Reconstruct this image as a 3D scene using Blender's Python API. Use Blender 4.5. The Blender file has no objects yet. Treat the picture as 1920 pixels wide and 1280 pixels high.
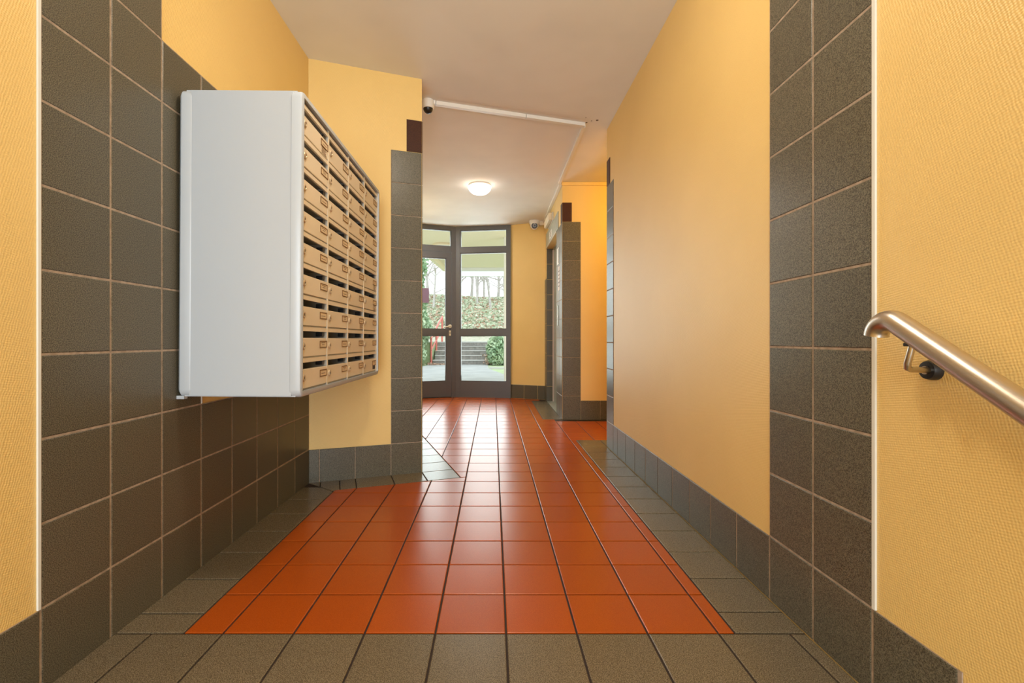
import bpy, math, random
from mathutils import Vector, Matrix
random.seed(7)
S = 0.2                      # one wall / floor tile pitch in metres; layout below is in tiles
PI = math.pi
scene = bpy.context.scene
col = scene.collection

# ------------------------------------------------------------------ camera
EYE = 4.1455
cam_data = bpy.data.cameras.new('camera')
cam_data.sensor_width = 36.0
cam_data.lens = 869.2 / 1920 * 36.0
cam_data.shift_x = (960 - 924.7) / 1920
cam_data.shift_y = (636.4 - 640) / 1920
cam_data.clip_start = 0.02
cam = bpy.data.objects.new('camera', cam_data)
cam.location = (0, 0, EYE * S)
cam.rotation_euler = (PI / 2, 0, 0)
col.objects.link(cam)
scene.camera = cam

# ------------------------------------------------------------------ sky, added daylight, exposure
world = bpy.data.worlds.new('overcast_sky')
scene.world = world
world.use_nodes = True
bg = world.node_tree.nodes['Background']
bg.inputs[0].default_value = (0.90, 0.96, 1.0, 1)
bg.inputs[1].default_value = 2.3
vs = scene.view_settings
vs.view_transform = 'Standard'
vs.look = 'None'
vs.gamma = 1.0
vs.exposure = 0.13
vs.use_curve_mapping = False


def area_light(name, loc, rot, sx, sy, power, color):
    d = bpy.data.lights.new(name, 'AREA')
    d.shape = 'RECTANGLE'
    d.size, d.size_y, d.energy, d.color = sx, sy, power, color
    o = bpy.data.objects.new(name, d)
    o.location = loc
    o.rotation_euler = rot
    col.objects.link(o)
    return o


# light added as daylight from an assumed street door at the foot of the stairs behind the camera
area_light('assumed_street_daylight', (-0.1, -2.72, 1.15), (PI / 2, 0, 0), 1.7, 2.2, 84, (0.82, 0.93, 1.0))
# daylight boost added outside the far glazed garden door, brighter than the sky gives
area_light('garden_daylight_boost', (-0.45, 6.9, 1.35), (PI / 2 + 0.08, 0, PI), 1.5, 2.1, 52, (0.88, 0.96, 1.0))

# ------------------------------------------------------------------ materials
M = {}


def newmat(name):
    m = bpy.data.materials.new(name)
    m.use_nodes = True
    nt = m.node_tree
    p = nt.nodes['Principled BSDF']
    M[name] = m
    return m, nt, p


def plain(name, c, rough=0.5, metal=0.0, spec=0.5, emit=None, es=0.0):
    m, nt, p = newmat(name)
    p.inputs['Base Color'].default_value = (*c, 1)
    p.inputs['Roughness'].default_value = rough
    p.inputs['Metallic'].default_value = metal
    p.inputs['Specular IOR Level'].default_value = spec
    if emit:
        p.inputs['Emission Color'].default_value = (*emit, 1)
        p.inputs['Emission Strength'].default_value = es
    return m


def N(nt, t, **kw):
    n = nt.nodes.new(t)
    for k, v in kw.items():
        setattr(n, k, v)
    return n


def noisy(name, c1, c2, scale, rough=0.5, spec=0.5, bump=0.0, bdist=0.001, lo=0.35, hi=0.65, vary=0.0, detail=2.0, metal=0.0, rough2=None):
    """two tone noise in world metres, optional bump and per piece tone variation"""
    m, nt, p = newmat(name)
    L = nt.links
    g = N(nt, 'ShaderNodeNewGeometry')
    n = N(nt, 'ShaderNodeTexNoise')
    n.inputs['Scale'].default_value = scale
    n.inputs['Detail'].default_value = detail
    L.new(g.outputs['Position'], n.inputs['Vector'])
    r = N(nt, 'ShaderNodeValToRGB')
    r.color_ramp.elements[0].position = lo
    r.color_ramp.elements[1].position = hi
    r.color_ramp.elements[0].color = (*c1, 1)
    r.color_ramp.elements[1].color = (*c2, 1)
    L.new(n.outputs['Fac'], r.inputs['Fac'])
    out = r.outputs['Color']
    if vary:
        oi = N(nt, 'ShaderNodeObjectInfo')
        mr = N(nt, 'ShaderNodeMapRange')
        mr.inputs['To Min'].default_value = 1 - vary
        mr.inputs['To Max'].default_value = 1 + vary
        L.new(oi.outputs['Random'], mr.inputs['Value'])
        hs = N(nt, 'ShaderNodeHueSaturation')
        L.new(mr.outputs['Result'], hs.inputs['Value'])
        L.new(out, hs.inputs['Color'])
        out = hs.outputs['Color']
    L.new(out, p.inputs['Base Color'])
    p.inputs['Roughness'].default_value = rough
    p.inputs['Specular IOR Level'].default_value = spec
    p.inputs['Metallic'].default_value = metal
    if rough2 is not None:
        n2 = N(nt, 'ShaderNodeTexNoise')
        n2.inputs['Scale'].default_value = 3.0
        L.new(g.outputs['Position'], n2.inputs['Vector'])
        m2 = N(nt, 'ShaderNodeMapRange')
        m2.inputs['From Min'].default_value = 0.3
        m2.inputs['From Max'].default_value = 0.7
        m2.inputs['To Min'].default_value = rough
        m2.inputs['To Max'].default_value = rough2
        L.new(n2.outputs['Fac'], m2.inputs['Value'])
        L.new(m2.outputs['Result'], p.inputs['Roughness'])
    if bump:
        b = N(nt, 'ShaderNodeBump')
        b.inputs['Strength'].default_value = bump
        b.inputs['Distance'].default_value = bdist
        L.new(n.outputs['Fac'], b.inputs['Height'])
        L.new(b.outputs['Normal'], p.inputs['Normal'])
    return m


def wallpaper(name, c1, c2):
    """painted woven glass fibre wallpaper: lattice of small bumps, satin paint"""
    m, nt, p = newmat(name)
    L = nt.links
    g = N(nt, 'ShaderNodeNewGeometry')
    sep = N(nt, 'ShaderNodeSeparateXYZ')
    wob = N(nt, 'ShaderNodeTexNoise')
    wob.inputs['Scale'].default_value = 55.0
    wob.inputs['Detail'].default_value = 1.0
    L.new(g.outputs['Position'], wob.inputs['Vector'])
    L.new(g.outputs['Position'], sep.inputs[0])

    def math_(op, a, b=None):
        n = N(nt, 'ShaderNodeMath', operation=op)
        for i, v in enumerate((a, b)):
            if v is None:
                continue
            if isinstance(v, (int, float)):
                n.inputs[i].default_value = v
            else:
                L.new(v, n.inputs[i])
        return n.outputs[0]
    u = math_('ADD', sep.outputs['Y'], math_('MULTIPLY', sep.outputs['X'], 0.9))
    v = sep.outputs['Z']
    wv = math_('MULTIPLY', wob.outputs['Fac'], 3.0)
    k1, k2 = 2 * PI / 0.0105, 2 * PI / 0.0085
    a = math_('SINE', math_('ADD', math_('ADD', math_('MULTIPLY', u, k1), math_('MULTIPLY', v, k1 * .75)), wv))
    b = math_('SINE', math_('ADD', math_('SUBTRACT', math_('MULTIPLY', u, k2 * .55), math_('MULTIPLY', v, k2)), wv))
    h = math_('ADD', math_('MULTIPLY', a, b), math_('MULTIPLY', wob.outputs['Fac'], 1.2))
    bump = N(nt, 'ShaderNodeBump')
    bump.inputs['Strength'].default_value = 0.27
    bump.inputs['Distance'].default_value = 0.0011
    L.new(h, bump.inputs['Height'])
    L.new(bump.outputs['Normal'], p.inputs['Normal'])
    n = N(nt, 'ShaderNodeTexNoise')
    n.inputs['Scale'].default_value = 2.2
    n.inputs['Detail'].default_value = 4.0
    L.new(g.outputs['Position'], n.inputs['Vector'])
    r = N(nt, 'ShaderNodeValToRGB')
    r.color_ramp.elements[0].position = 0.3
    r.color_ramp.elements[1].position = 0.7
    r.color_ramp.elements[0].color = (*c1, 1)
    r.color_ramp.elements[1].color = (*c2, 1)
    L.new(n.outputs['Fac'], r.inputs['Fac'])
    L.new(r.outputs['Color'], p.inputs['Base Color'])
    p.inputs['Roughness'].default_value = 0.42
    p.inputs['Specular IOR Level'].default_value = 0.45
    return m


def glass(name, tint, refl=1.0):
    m = bpy.data.materials.new(name)
    m.use_nodes = True
    nt = m.node_tree
    nt.nodes.clear()
    L = nt.links
    o = N(nt, 'ShaderNodeOutputMaterial')
    t = N(nt, 'ShaderNodeBsdfTransparent')
    t.inputs[0].default_value = (*tint, 1)
    gl = N(nt, 'ShaderNodeBsdfGlossy')
    gl.inputs['Roughness'].default_value = 0.02
    f = N(nt, 'ShaderNodeFresnel')
    f.inputs[0].default_value = 1.2
    mx = N(nt, 'ShaderNodeMixShader')
    L.new(f.outputs[0], mx.inputs[0])
    L.new(t.outputs[0], mx.inputs[1])
    L.new(gl.outputs[0], mx.inputs[2])
    L.new(mx.outputs[0], o.inputs[0])
    M[name] = m
    return m


wallpaper('yellow_wallpaper', (0.76, 0.525, 0.19), (0.80, 0.56, 0.21))
noisy('ceiling_paint', (0.80, 0.78, 0.75), (0.84, 0.82, 0.79), 3.0, rough=0.75, spec=0.2)
noisy('grey_tile', (0.036, 0.031, 0.020), (0.176, 0.157, 0.112), 430, rough=0.34, spec=0.4, bump=0.06, bdist=0.0004, lo=0.36, hi=0.64, vary=0.07)
noisy('grey_floor_tile', (0.080, 0.060, 0.035), (0.245, 0.195, 0.125), 430, rough=0.27, spec=0.35, bump=0.05, bdist=0.0004, lo=0.36, hi=0.64, vary=0.07)
noisy('brown_tile', (0.030, 0.010, 0.006), (0.085, 0.030, 0.016), 430, rough=0.5, spec=0.2, bump=0.1, bdist=0.0004, vary=0.05)
noisy('terracotta_tile', (0.33, 0.055, 0.004), (0.46, 0.092, 0.009), 400, rough=0.26, spec=0.3, bump=0.03, bdist=0.0003, lo=0.25, hi=0.75, vary=0.05)
plain('floor_grout', (0.030, 0.015, 0.009), 0.85)
noisy('wall_grout', (0.29, 0.22, 0.165), (0.40, 0.31, 0.24), 60, rough=0.9, spec=0.2)
plain('trim_white', (0.72, 0.72, 0.68), 0.35)
plain('mailbox_white', (0.46, 0.50, 0.55), 0.26)
noisy('mailbox_cream', (0.72, 0.62, 0.47), (0.76, 0.66, 0.51), 5, rough=0.36)
plain('mailbox_inside', (0.42, 0.40, 0.37), 0.5)
plain('black_plastic', (0.012, 0.012, 0.014), 0.35)
plain('lock_metal', (0.66, 0.55, 0.40), 0.3, metal=0.45)
plain('brass_dark', (0.20, 0.10, 0.035), 0.45, metal=0.3)
plain('label_paper', (0.68, 0.55, 0.38), 0.6)
plain('label_print', (0.16, 0.09, 0.05), 0.7)
plain('sticker_dark', (0.03, 0.02, 0.02), 0.5)
plain('steel', (0.60, 0.54, 0.47), 0.31, metal=1.0)
noisy('lift_steel', (0.34, 0.36, 0.31), (0.40, 0.42, 0.37), 20, rough=0.38, metal=0.2)
noisy('door_metal', (0.085, 0.085, 0.090), (0.135, 0.133, 0.138), 500, rough=0.42, bump=0.03, bdist=0.0003)
plain('plastic_white', (0.80, 0.78, 0.74), 0.4)
plain('plastic_cream', (0.76, 0.66, 0.50), 0.4)
plain('handle_ivory', (0.82, 0.76, 0.60), 0.3)
plain('lamp_shade_lit', (0.9, 0.88, 0.82), 0.35, emit=(1.0, 0.90, 0.76), es=8.0)
plain('hall_fill_lit', (0.9, 0.88, 0.82), 0.35, emit=(0.93, 0.97, 1.0), es=34.0)  # glow of the added fill panel that brightens the hall
plain('assumed_shade_lit', (0.9, 0.88, 0.82), 0.35, emit=(1.0, 0.88, 0.70), es=80.0)  # glow of the unseen lamp assumed overhead near the camera
plain('alcove_fill_lit', (0.9, 0.88, 0.82), 0.35, emit=(1.0, 0.67, 0.09), es=85.0)  # glow of the added lamp that deepens the alcove yellow
plain('mauve_print', (0.24, 0.17, 0.27), 0.5)
plain('notice_paper', (0.62, 0.52, 0.47), 0.6)
plain('red_paint', (0.62, 0.16, 0.13), 0.45)
plain('off_white_render', (0.72, 0.71, 0.70), 0.8)
plain('soffit_cream', (0.82, 0.71, 0.53), 0.85)
noisy('concrete_step', (0.20, 0.19, 0.18), (0.30, 0.28, 0.26), 12, rough=0.9, detail=6)
plain('step_nosing', (0.55, 0.54, 0.52), 0.85)
noisy('paving', (0.32, 0.33, 0.33), (0.40, 0.41, 0.41), 2.0, rough=0.7, detail=6)
noisy('bank_soil', (0.36, 0.38, 0.28), (0.50, 0.46, 0.38), 6, rough=1.0, detail=8)  # this and the garden colours below are lightened to carry glare and haze
noisy('lawn', (0.32, 0.42, 0.22), (0.42, 0.50, 0.30), 9, rough=1.0, detail=8)
noisy('leaf_green', (0.28, 0.42, 0.26), (0.52, 0.62, 0.42), 3, rough=0.7, detail=4)
noisy('leaf_dark', (0.20, 0.36, 0.20), (0.40, 0.52, 0.32), 3, rough=0.6, detail=4)
noisy('leaf_litter', (0.46, 0.28, 0.20), (0.60, 0.46, 0.36), 4, rough=0.9, detail=4)
noisy('grass_tuft', (0.40, 0.48, 0.32), (0.60, 0.62, 0.50), 4, rough=0.9, detail=4)
noisy('bark', (0.40, 0.37, 0.35), (0.56, 0.53, 0.50), 10, rough=0.95, detail=6)  # bark paled to put the haze over the trees into its colour
glass('clear_glass', (0.95, 0.97, 0.95))

# ------------------------------------------------------------------ builders


class B:
    """collects faces (in tile units) and links them as one mesh"""

    def __init__(self):
        self.v, self.f = [], []

    def box(self, x0, x1, y0, y1, z0, z1, c=0.0):
        if c <= 0:
            i = len(self.v)
            self.v += [(x, y, z) for z in (z0, z1) for y in (y0, y1) for x in (x0, x1)]
            self.f += [tuple(i + k for k in q) for q in ((0, 2, 3, 1), (4, 5, 7, 6), (0, 1, 5, 4), (2, 6, 7, 3), (0, 4, 6, 2), (1, 3, 7, 5))]
            return self
        # chamfered box: hull of three shifted boxes
        ctr = Vector(((x0 + x1) / 2, (y0 + y1) / 2, (z0 + z1) / 2))
        h = Vector(((x1 - x0) / 2, (y1 - y0) / 2, (z1 - z0) / 2))
        c = min(c, h.x * .9, h.y * .9, h.z * .9)
        idx = {}
        for sx in (-1, 1):
            for sy in (-1, 1):
                for sz in (-1, 1):
                    for a in range(3):
                        p = Vector((sx * (h.x - (0 if a == 0 else c)), sy * (h.y - (0 if a == 1 else c)), sz * (h.z - (0 if a == 2 else c))))
                        idx[sx, sy, sz, a] = len(self.v)
                        self.v.append(tuple(ctr + p))
        for a in range(3):
            b_, c_ = [k for k in range(3) if k != a]
            for s in (-1, 1):
                q = []
                for t, w in ((-1, -1), (1, -1), (1, 1), (-1, 1)):
                    k = [0, 0, 0]
                    k[a], k[b_], k[c_] = s, t, w
                    q.append(idx[(*k, a)])
                self.f.append(tuple(q))
            # edges along axis a
            for t in (-1, 1):
                for w in (-1, 1):
                    q = []
                    for s, ax in ((-1, b_), (1, b_), (1, c_), (-1, c_)):
                        k = [0, 0, 0]
                        k[a], k[b_], k[c_] = s, t, w
                        q.append(idx[(*k, ax)])
                    self.f.append(tuple(q))
        for sx in (-1, 1):
            for sy in (-1, 1):
                for sz in (-1, 1):
                    self.f.append(tuple(idx[sx, sy, sz, a] for a in range(3)))
        return self

    def prism(self, poly, z0, z1):
        n, i = len(poly), len(self.v)
        self.v += [(p[0], p[1], z0) for p in poly] + [(p[0], p[1], z1) for p in poly]
        self.f.append(tuple(i + k for k in range(n)))
        self.f.append(tuple(i + n + k for k in reversed(range(n))))
        for k in range(n):
            j = (k + 1) % n
            self.f.append((i + k, i + n + k, i + n + j, i + j))
        return self

    def beam(self, O, u, n, a0, a1, d0, d1, z0, z1):
        """box in a vertical plane frame: a along u, d along n (both 2D unit)"""
        P = [(O[0] + u[0] * a + n[0] * d, O[1] + u[1] * a + n[1] * d) for a, d in ((a0, d0), (a1, d0), (a1, d1), (a0, d1))]
        return self.prism(P, z0, z1)

    def tube(self, pts, r, seg=16, caps=True):
        pts = [Vector(p) for p in pts]
        n = len(pts)
        if not isinstance(r, (list, tuple)):
            r = [r] * n
        t0 = (pts[1] - pts[0]).normalized()
        ref = Vector((0, 0, 1)) if abs(t0.z) < 0.9 else Vector((1, 0, 0))
        x = t0.cross(ref).normalized()
        base = len(self.v)
        for k in range(n):
            t = (pts[min(k + 1, n - 1)] - pts[max(k - 1, 0)]).normalized()
            x = (x - t * x.dot(t)).normalized()
            y = t.cross(x)
            for s in range(seg):
                a = 2 * PI * s / seg
                self.v.append(tuple(pts[k] + (x * math.cos(a) + y * math.sin(a)) * r[k]))
        for k in range(n - 1):
            for s in range(seg):
                a, b_ = base + k * seg + s, base + k * seg + (s + 1) % seg
                self.f.append((a, b_, b_ + seg, a + seg))
        if caps:
            self.f.append(tuple(base + s for s in reversed(range(seg))))
            self.f.append(tuple(base + (n - 1) * seg + s for s in range(seg)))
        return self

    def lathe(self, O, axis, prof, seg=32):
        """prof: list of (radius, distance along axis)"""
        O, ax = Vector(O), Vector(axis).normalized()
        ref = Vector((0, 0, 1)) if abs(ax.z) < 0.9 else Vector((1, 0, 0))
        x = ax.cross(ref).normalized()
        y = ax.cross(x)
        base = len(self.v)
        for r, d in prof:
            for s in range(seg):
                a = 2 * PI * s / seg
                self.v.append(tuple(O + ax * d + (x * math.cos(a) + y * math.sin(a)) * r))
        for k in range(len(prof) - 1):
            for s in range(seg):
                a, b_ = base + k * seg + s, base + k * seg + (s + 1) % seg
                self.f.append((a, b_, b_ + seg, a + seg))
        if prof[0][0] > 1e-4:
            self.f.append(tuple(base + s for s in reversed(range(seg))))
        if prof[-1][0] > 1e-4:
            self.f.append(tuple(base + (len(prof) - 1) * seg + s for s in range(seg)))
        return self

    def quad(self, a, b, c, d):
        i = len(self.v)
        self.v += [tuple(a), tuple(b), tuple(c), tuple(d)]
        self.f.append((i, i + 1, i + 2, i + 3))
        return self

    def mesh(self, name, mat, smooth=False, origin=(0, 0, 0)):
        me = bpy.data.meshes.new(name)
        o = origin
        me.from_pydata([((p[0] - o[0]) * S, (p[1] - o[1]) * S, (p[2] - o[2]) * S) for p in self.v], [], self.f)
        me.materials.append(M[mat])
        import bmesh
        bm = bmesh.new()
        bm.from_mesh(me)
        bmesh.ops.recalc_face_normals(bm, faces=bm.faces)
        bm.to_mesh(me)
        bm.free()
        if smooth:
            me.polygons.foreach_set('use_smooth', [True] * len(me.polygons))
            try:
                me.set_sharp_from_angle(angle=math.radians(40))
            except Exception:
                pass
        me.update()
        return me

    def build(self, name, mat, parent=None, smooth=False, origin=None):
        """parent: an object placed at parent['_o'] (tile units)"""
        if parent is not None:
            origin = ORIG.get(parent.name, (0, 0, 0))
        elif origin is None:
            origin = (0, 0, 0)
        me = self.mesh(name, mat, smooth, origin)
        o = bpy.data.objects.new(name, me)
        col.objects.link(o)
        if parent is not None:
            o.parent = parent
            ORIG[o.name] = origin
        else:
            o.location = [c * S for c in origin]
            ORIG[o.name] = origin
        return o


ORIG = {}


def tag(o, label, cat, group=None, kind=None):
    o['label'] = label
    o['category'] = cat
    if group:
        o['group'] = group
    if kind:
        o['kind'] = kind
    return o


def thing(name, loc, label, cat, group=None, kind=None):
    o = bpy.data.objects.new(name, None)
    o.empty_display_size = 0.05
    col.objects.link(o)
    o.location = [c * S for c in loc]
    ORIG[o.name] = tuple(loc)
    return tag(o, label, cat, group, kind)


def struct(o, label, cat):
    return tag(o, label, cat, kind='structure')


# ---- convex polygons for tiles


def clip(poly, n, d):
    """keep points with n.p >= d"""
    out = []
    for k in range(len(poly)):
        a, b = poly[k], poly[(k + 1) % len(poly)]
        da, db = n[0] * a[0] + n[1] * a[1] - d, n[0] * b[0] + n[1] * b[1] - d
        if da >= 0:
            out.append(a)
        if (da > 0 and db < 0) or (da < 0 and db > 0):
            t = da / (da - db)
            out.append((a[0] + (b[0] - a[0]) * t, a[1] + (b[1] - a[1]) * t))
    res = []
    for p in out:
        if not res or (abs(p[0] - res[-1][0]) + abs(p[1] - res[-1][1]) > 1e-5):
            res.append(p)
    if len(res) > 1 and abs(res[0][0] - res[-1][0]) + abs(res[0][1] - res[-1][1]) < 1e-5:
        res.pop()
    return res if len(res) >= 3 else []


def area(poly):
    return 0.5 * sum(poly[k][0] * poly[(k + 1) % len(poly)][1] - poly[(k + 1) % len(poly)][0] * poly[k][1] for k in range(len(poly)))


def inset(poly, g):
    if area(poly) < 0:
        poly = poly[::-1]
    out = list(poly)
    for k in range(len(poly)):
        a, b = poly[k], poly[(k + 1) % len(poly)]
        ex, ey = b[0] - a[0], b[1] - a[1]
        l = math.hypot(ex, ey)
        if l < 1e-6:
            continue
        n = (-ey / l, ex / l)
        out = clip(out, n, n[0] * a[0] + n[1] * a[1] + g)
        if not out:
            return []
    return out


def tile_faces(b, poly, h, ch=0.011):
    """adds a chamfered slab over the polygon: skirt to h-ch, top inset"""
    top = inset(poly, ch)
    if len(top) != len(poly):
        top = poly
        ch = 0
    if area(poly) < 0:
        poly = poly[::-1]
    n, i = len(poly), len(b.v)
    # align the ring of the inset with the outer ring
    k0 = min(range(n), key=lambda k: (top[k][0] - poly[0][0]) ** 2 + (top[k][1] - poly[0][1]) ** 2)
    top = top[k0:] + top[:k0]
    b.v += [(p[0], p[1], 0.0) for p in poly] + [(p[0], p[1], h - ch * .6) for p in poly] + [(p[0], p[1], h) for p in top]
    for k in range(n):
        j = (k + 1) % n
        b.f.append((i + k, i + j, i + n + j, i + n + k))
        b.f.append((i + n + k, i + n + j, i + 2 * n + j, i + 2 * n + k))
    b.f.append(tuple(i + 2 * n + k for k in range(n)))
    b.f.append(tuple(i + k for k in reversed(range(n))))


TCACHE = {}


def tile(parent, poly, mat, frame=None, h=0.022, gap=0.014, name='tile'):
    """one tile object; frame 4x4 (in tile units) maps (u,v,n) into the place"""
    p = inset(poly, gap)
    if not p or abs(area(p)) < 0.004:
        return None
    cx, cy = sum(q[0] for q in p) / len(p), sum(q[1] for q in p) / len(p)
    key = (mat, round(h, 4)) + tuple(round(c, 3) for q in p for c in (q[0] - cx, q[1] - cy))
    me = TCACHE.get(key)
    if me is None:
        b = B()
        tile_faces(b, [(q[0] - cx, q[1] - cy) for q in p], h)
        me = b.mesh(name, mat)
        TCACHE[key] = me
    o = bpy.data.objects.new(name, me)
    col.objects.link(o)
    o.parent = parent
    f = frame or Matrix.Identity(4)
    po = ORIG.get(parent.name, (0, 0, 0))
    loc = f @ Vector((cx, cy, 0))
    mat4 = f.to_3x3().to_4x4()
    mat4.translation = (loc - Vector(po)) * S
    o.matrix_local = mat4
    return o


def frame(O, u, v):
    u, v = Vector(u).normalized(), Vector(v).normalized()
    n = u.cross(v)
    f = Matrix((u, v, n)).transposed().to_4x4()
    f.translation = Vector(O)
    return f


def rect(u0, u1, v0, v1):
    return [(u0, v0), (u1, v0), (u1, v1), (u0, v1)]


# ------------------------------------------------------------------ the plan (tile units)
XL, XR = -5.347, 4.412            # corridor side walls
YL_END = 13.42                    # left wall meets the splayed wall
CEIL = 12.28
A = (XL, YL_END)
Cc = (-2.229, 14.49)              # free corner of the splayed wall
el = math.hypot(Cc[0] - A[0], Cc[1] - A[1])
e = ((Cc[0] - A[0]) / el, (Cc[1] - A[1]) / el)
nn = (e[1], -e[0])                # towards the camera side
gg = (-e[1], e[0])                # away, along the return wall
YR_END = 17.95
YALC = 23.97
XLIFT = 3.58
D_L, D_M, D_R = None, (-2.70, 33.55), (1.253, 33.0)
D_L = (D_M[0] - e[0] * 5.6, D_M[1] - e[1] * 5.6)
W_E = (XLIFT, 31.95)
ZLOW = -8.6                       # floor level at the foot of the stairs
YSTAIR = 4.35
YREAR = -14.0

# ------------------------------------------------------------------ walls, ceiling, floor slab
wall_left = struct(B().prism([(XL, YREAR), (XL, YL_END), (XL - .8, YL_END), (XL - .8, YREAR)], ZLOW - .4, CEIL).build('wall_left', 'yellow_wallpaper'),
                   'long yellow wallpapered wall behind the mailboxes with grey tiled panel', 'wall')
wall_corner = struct(B().prism([A, Cc, (Cc[0] + gg[0] * .6, Cc[1] + gg[1] * .6), (A[0] + gg[0] * .6, A[1] + gg[1] * .6)], 0, CEIL).build('wall_corner', 'yellow_wallpaper'),
                     'short splayed yellow wall just beyond the mailboxes ending in tiled pillar', 'wall')
q0 = (Cc[0] + gg[0] * .6, Cc[1] + gg[1] * .6)
q1 = (Cc[0] + gg[0] * 19.2, Cc[1] + gg[1] * 19.2)
wall_return = struct(B().prism([q0, q1, (q1[0] - e[0] * .6, q1[1] - e[1] * .6), (q0[0] - e[0] * .6, q0[1] - e[1] * .6)], 0, CEIL).build('wall_return', 'yellow_wallpaper'),
                     'yellow wall running back from the tiled pillar towards the glazed door', 'wall')
wall_right = struct(B().prism([(XR, YREAR), (XR + .8, YREAR), (XR + .8, YR_END), (XR, YR_END)], ZLOW - .4, CEIL).build('wall_right', 'yellow_wallpaper'),
                    'long yellow wallpapered wall carrying the steel handrail', 'wall')
wall_alcove_side = struct(B().prism([(XR + .8, YR_END - .8), (13, YR_END - .8), (13, YR_END), (XR + .8, YR_END)], 0, CEIL).build('wall_alcove_side', 'yellow_wallpaper'),
                          'yellow side wall of the alcove hidden behind the long wall end', 'wall')
wall_alcove = struct(B().prism([(XLIFT, YALC), (13, YALC), (13, YALC + .6), (XLIFT, YALC + .6)], 0, CEIL).build('wall_alcove', 'yellow_wallpaper'),
                     'deep yellow alcove wall with brown tiled pillar beside the lift', 'wall')
wall_alcove_end = struct(B().prism([(13, YR_END - .8), (13.6, YR_END - .8), (13.6, YALC + .6), (13, YALC + .6)], 0, CEIL).build('wall_alcove_end', 'yellow_wallpaper'),
                         'yellow end wall closing the alcove behind the lift', 'wall')
LY0, LY1, LZ = 26.1, 30.95, 10.2
b = B()
b.box(XLIFT, XLIFT + .62, YALC + .6, LY0, 0, CEIL)
b.box(XLIFT, XLIFT + .62, LY1, W_E[1] + .5, 0, CEIL)
b.box(XLIFT, XLIFT + .62, LY0, LY1, LZ, CEIL)
wall_lift = struct(b.build('wall_lift', 'yellow_wallpaper'), 'yellow wall around the lift opening', 'wall')
ux, uy = W_E[0] - D_R[0], W_E[1] - D_R[1]
ul = math.hypot(ux, uy)
we, wn = (ux / ul, uy / ul), (uy / ul, -ux / ul)      # wn points into the room
wall_entrance = struct(B().beam(D_R, we, wn, 0, ul, 0, -.5, 0, CEIL).build('wall_entrance', 'yellow_wallpaper'),
                       'pale yellow wall between the glazed door and the lift', 'wall')
q2 = (q1[0] + .05, q1[1])
wall_entrance_end = struct(B().prism([D_L, (D_L[0] - 2.2, D_L[1] - .7), (D_L[0] - 2.2, D_L[1] - .2), (D_L[0], D_L[1] + .5)], 0, CEIL).build('wall_entrance_end', 'yellow_wallpaper'),
                           'narrow yellow wall on the hinge side of the glazed door', 'wall')
b = B()
b.box(XL - .8, -4.3, YREAR - .6, YREAR, ZLOW, CEIL)
b.box(3.6, XR + .8, YREAR - .6, YREAR, ZLOW, CEIL)
b.box(-4.3, 3.6, YREAR - .6, YREAR, 11.6, CEIL)
wall_rear = struct(b.build('wall_rear', 'yellow_wallpaper'), 'yellow wall around the assumed street door at the foot of the stairs', 'wall')  # unseen wall; its door opening is assumed, left open for daylight

bay = [(D_R[0], D_R[1] + .45), (D_M[0], D_M[1] + .45), (D_L[0], D_L[1] + .45)]
b = B().prism([(-12, YREAR - .6), (13.6, YREAR - .6), (13.6, 32.4), (XLIFT, 32.4)] + bay + [(-12, 31.5)], CEIL, CEIL + 1.2)
ceiling = struct(b.build('ceiling', 'ceiling_paint'), 'flat off-white ceiling above the corridor and hall', 'ceiling')
# screw holes left by a removed fitting
for hx, hy, r in ((3.50, 17.38, .035), (3.86, 17.2, .05), (3.66, 17.25, .022), (3.40, 17.0, .02)):
    B().lathe((hx, hy, CEIL - .004), (0, 0, 1), [(r, 0), (r, .004)], 10).build('screw_hole', 'sticker_dark', ceiling)

b = B().prism([(XL - .1, YSTAIR), (XR + .1, YSTAIR), (XR + .1, YR_END - .4), (13, YR_END - .4), (13, YALC + .3), (XLIFT + .3, YALC + .3), (XLIFT + .75, 32.2), (XLIFT, 32.3)]
              + [(D_R[0], D_R[1] + .2), (D_M[0], D_M[1] + .2), (D_L[0], D_L[1] + .2)] + [(-12, 31.2), (-12, YL_END)] + [(XL - .1, YL_END)], -.8, -.018)
floor = struct(b.build('floor', 'floor_grout'), 'terracotta tiled hall floor with grey tile borders', 'floor')

# ------------------------------------------------------------------ floor tiles
C0, R0 = 0.183, 6.544
XO_L, XO_R = -4.374, 3.418        # limits of the terracotta field
BW = 0.93                         # width of the grey band along the splayed wall
FF = frame((0, 0, -.020), (1, 0, 0), (0, 1, 0))
far_orange, far_grey = B(), B()


def floor_tile(poly, mat):
    if not poly or abs(area(poly)) < 0.012:
        return
    cx, cy = sum(q[0] for q in poly) / len(poly), sum(q[1] for q in poly) / len(poly)
    seen = cy > 4.6 and cy < 20.6 and (cx / cy > -0.165 if cy > 14.6 else True) and cx / cy < 0.26 + (9 if cy < 18 else 0)
    if seen:
        tile(floor, poly, mat, FF, h=.022, gap=.0145)
    else:
        p = inset(poly, .0145)
        if p:
            tb = B()
            tile_faces(tb, p, .022)
            dst = far_grey if 'grey' in mat else far_orange
            i = len(dst.v)
            dst.v += [(v[0], v[1], v[2] - .020) for v in tb.v]
            dst.f += [tuple(i + k for k in f) for f in tb.f]


cols = [C0 + k for k in range(-13, 14)]
# grey front rows
xs = [XL] + [c for c in cols if XL + .05 < c < XR - .05] + [XR]
for y0, y1 in ((YSTAIR, 4.544), (4.544, 5.544), (5.544, 6.544)):
    for x0, x1 in zip(xs, xs[1:]):
        floor_tile(rect(x0, x1, y0, y1), 'grey_floor_tile')
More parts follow.
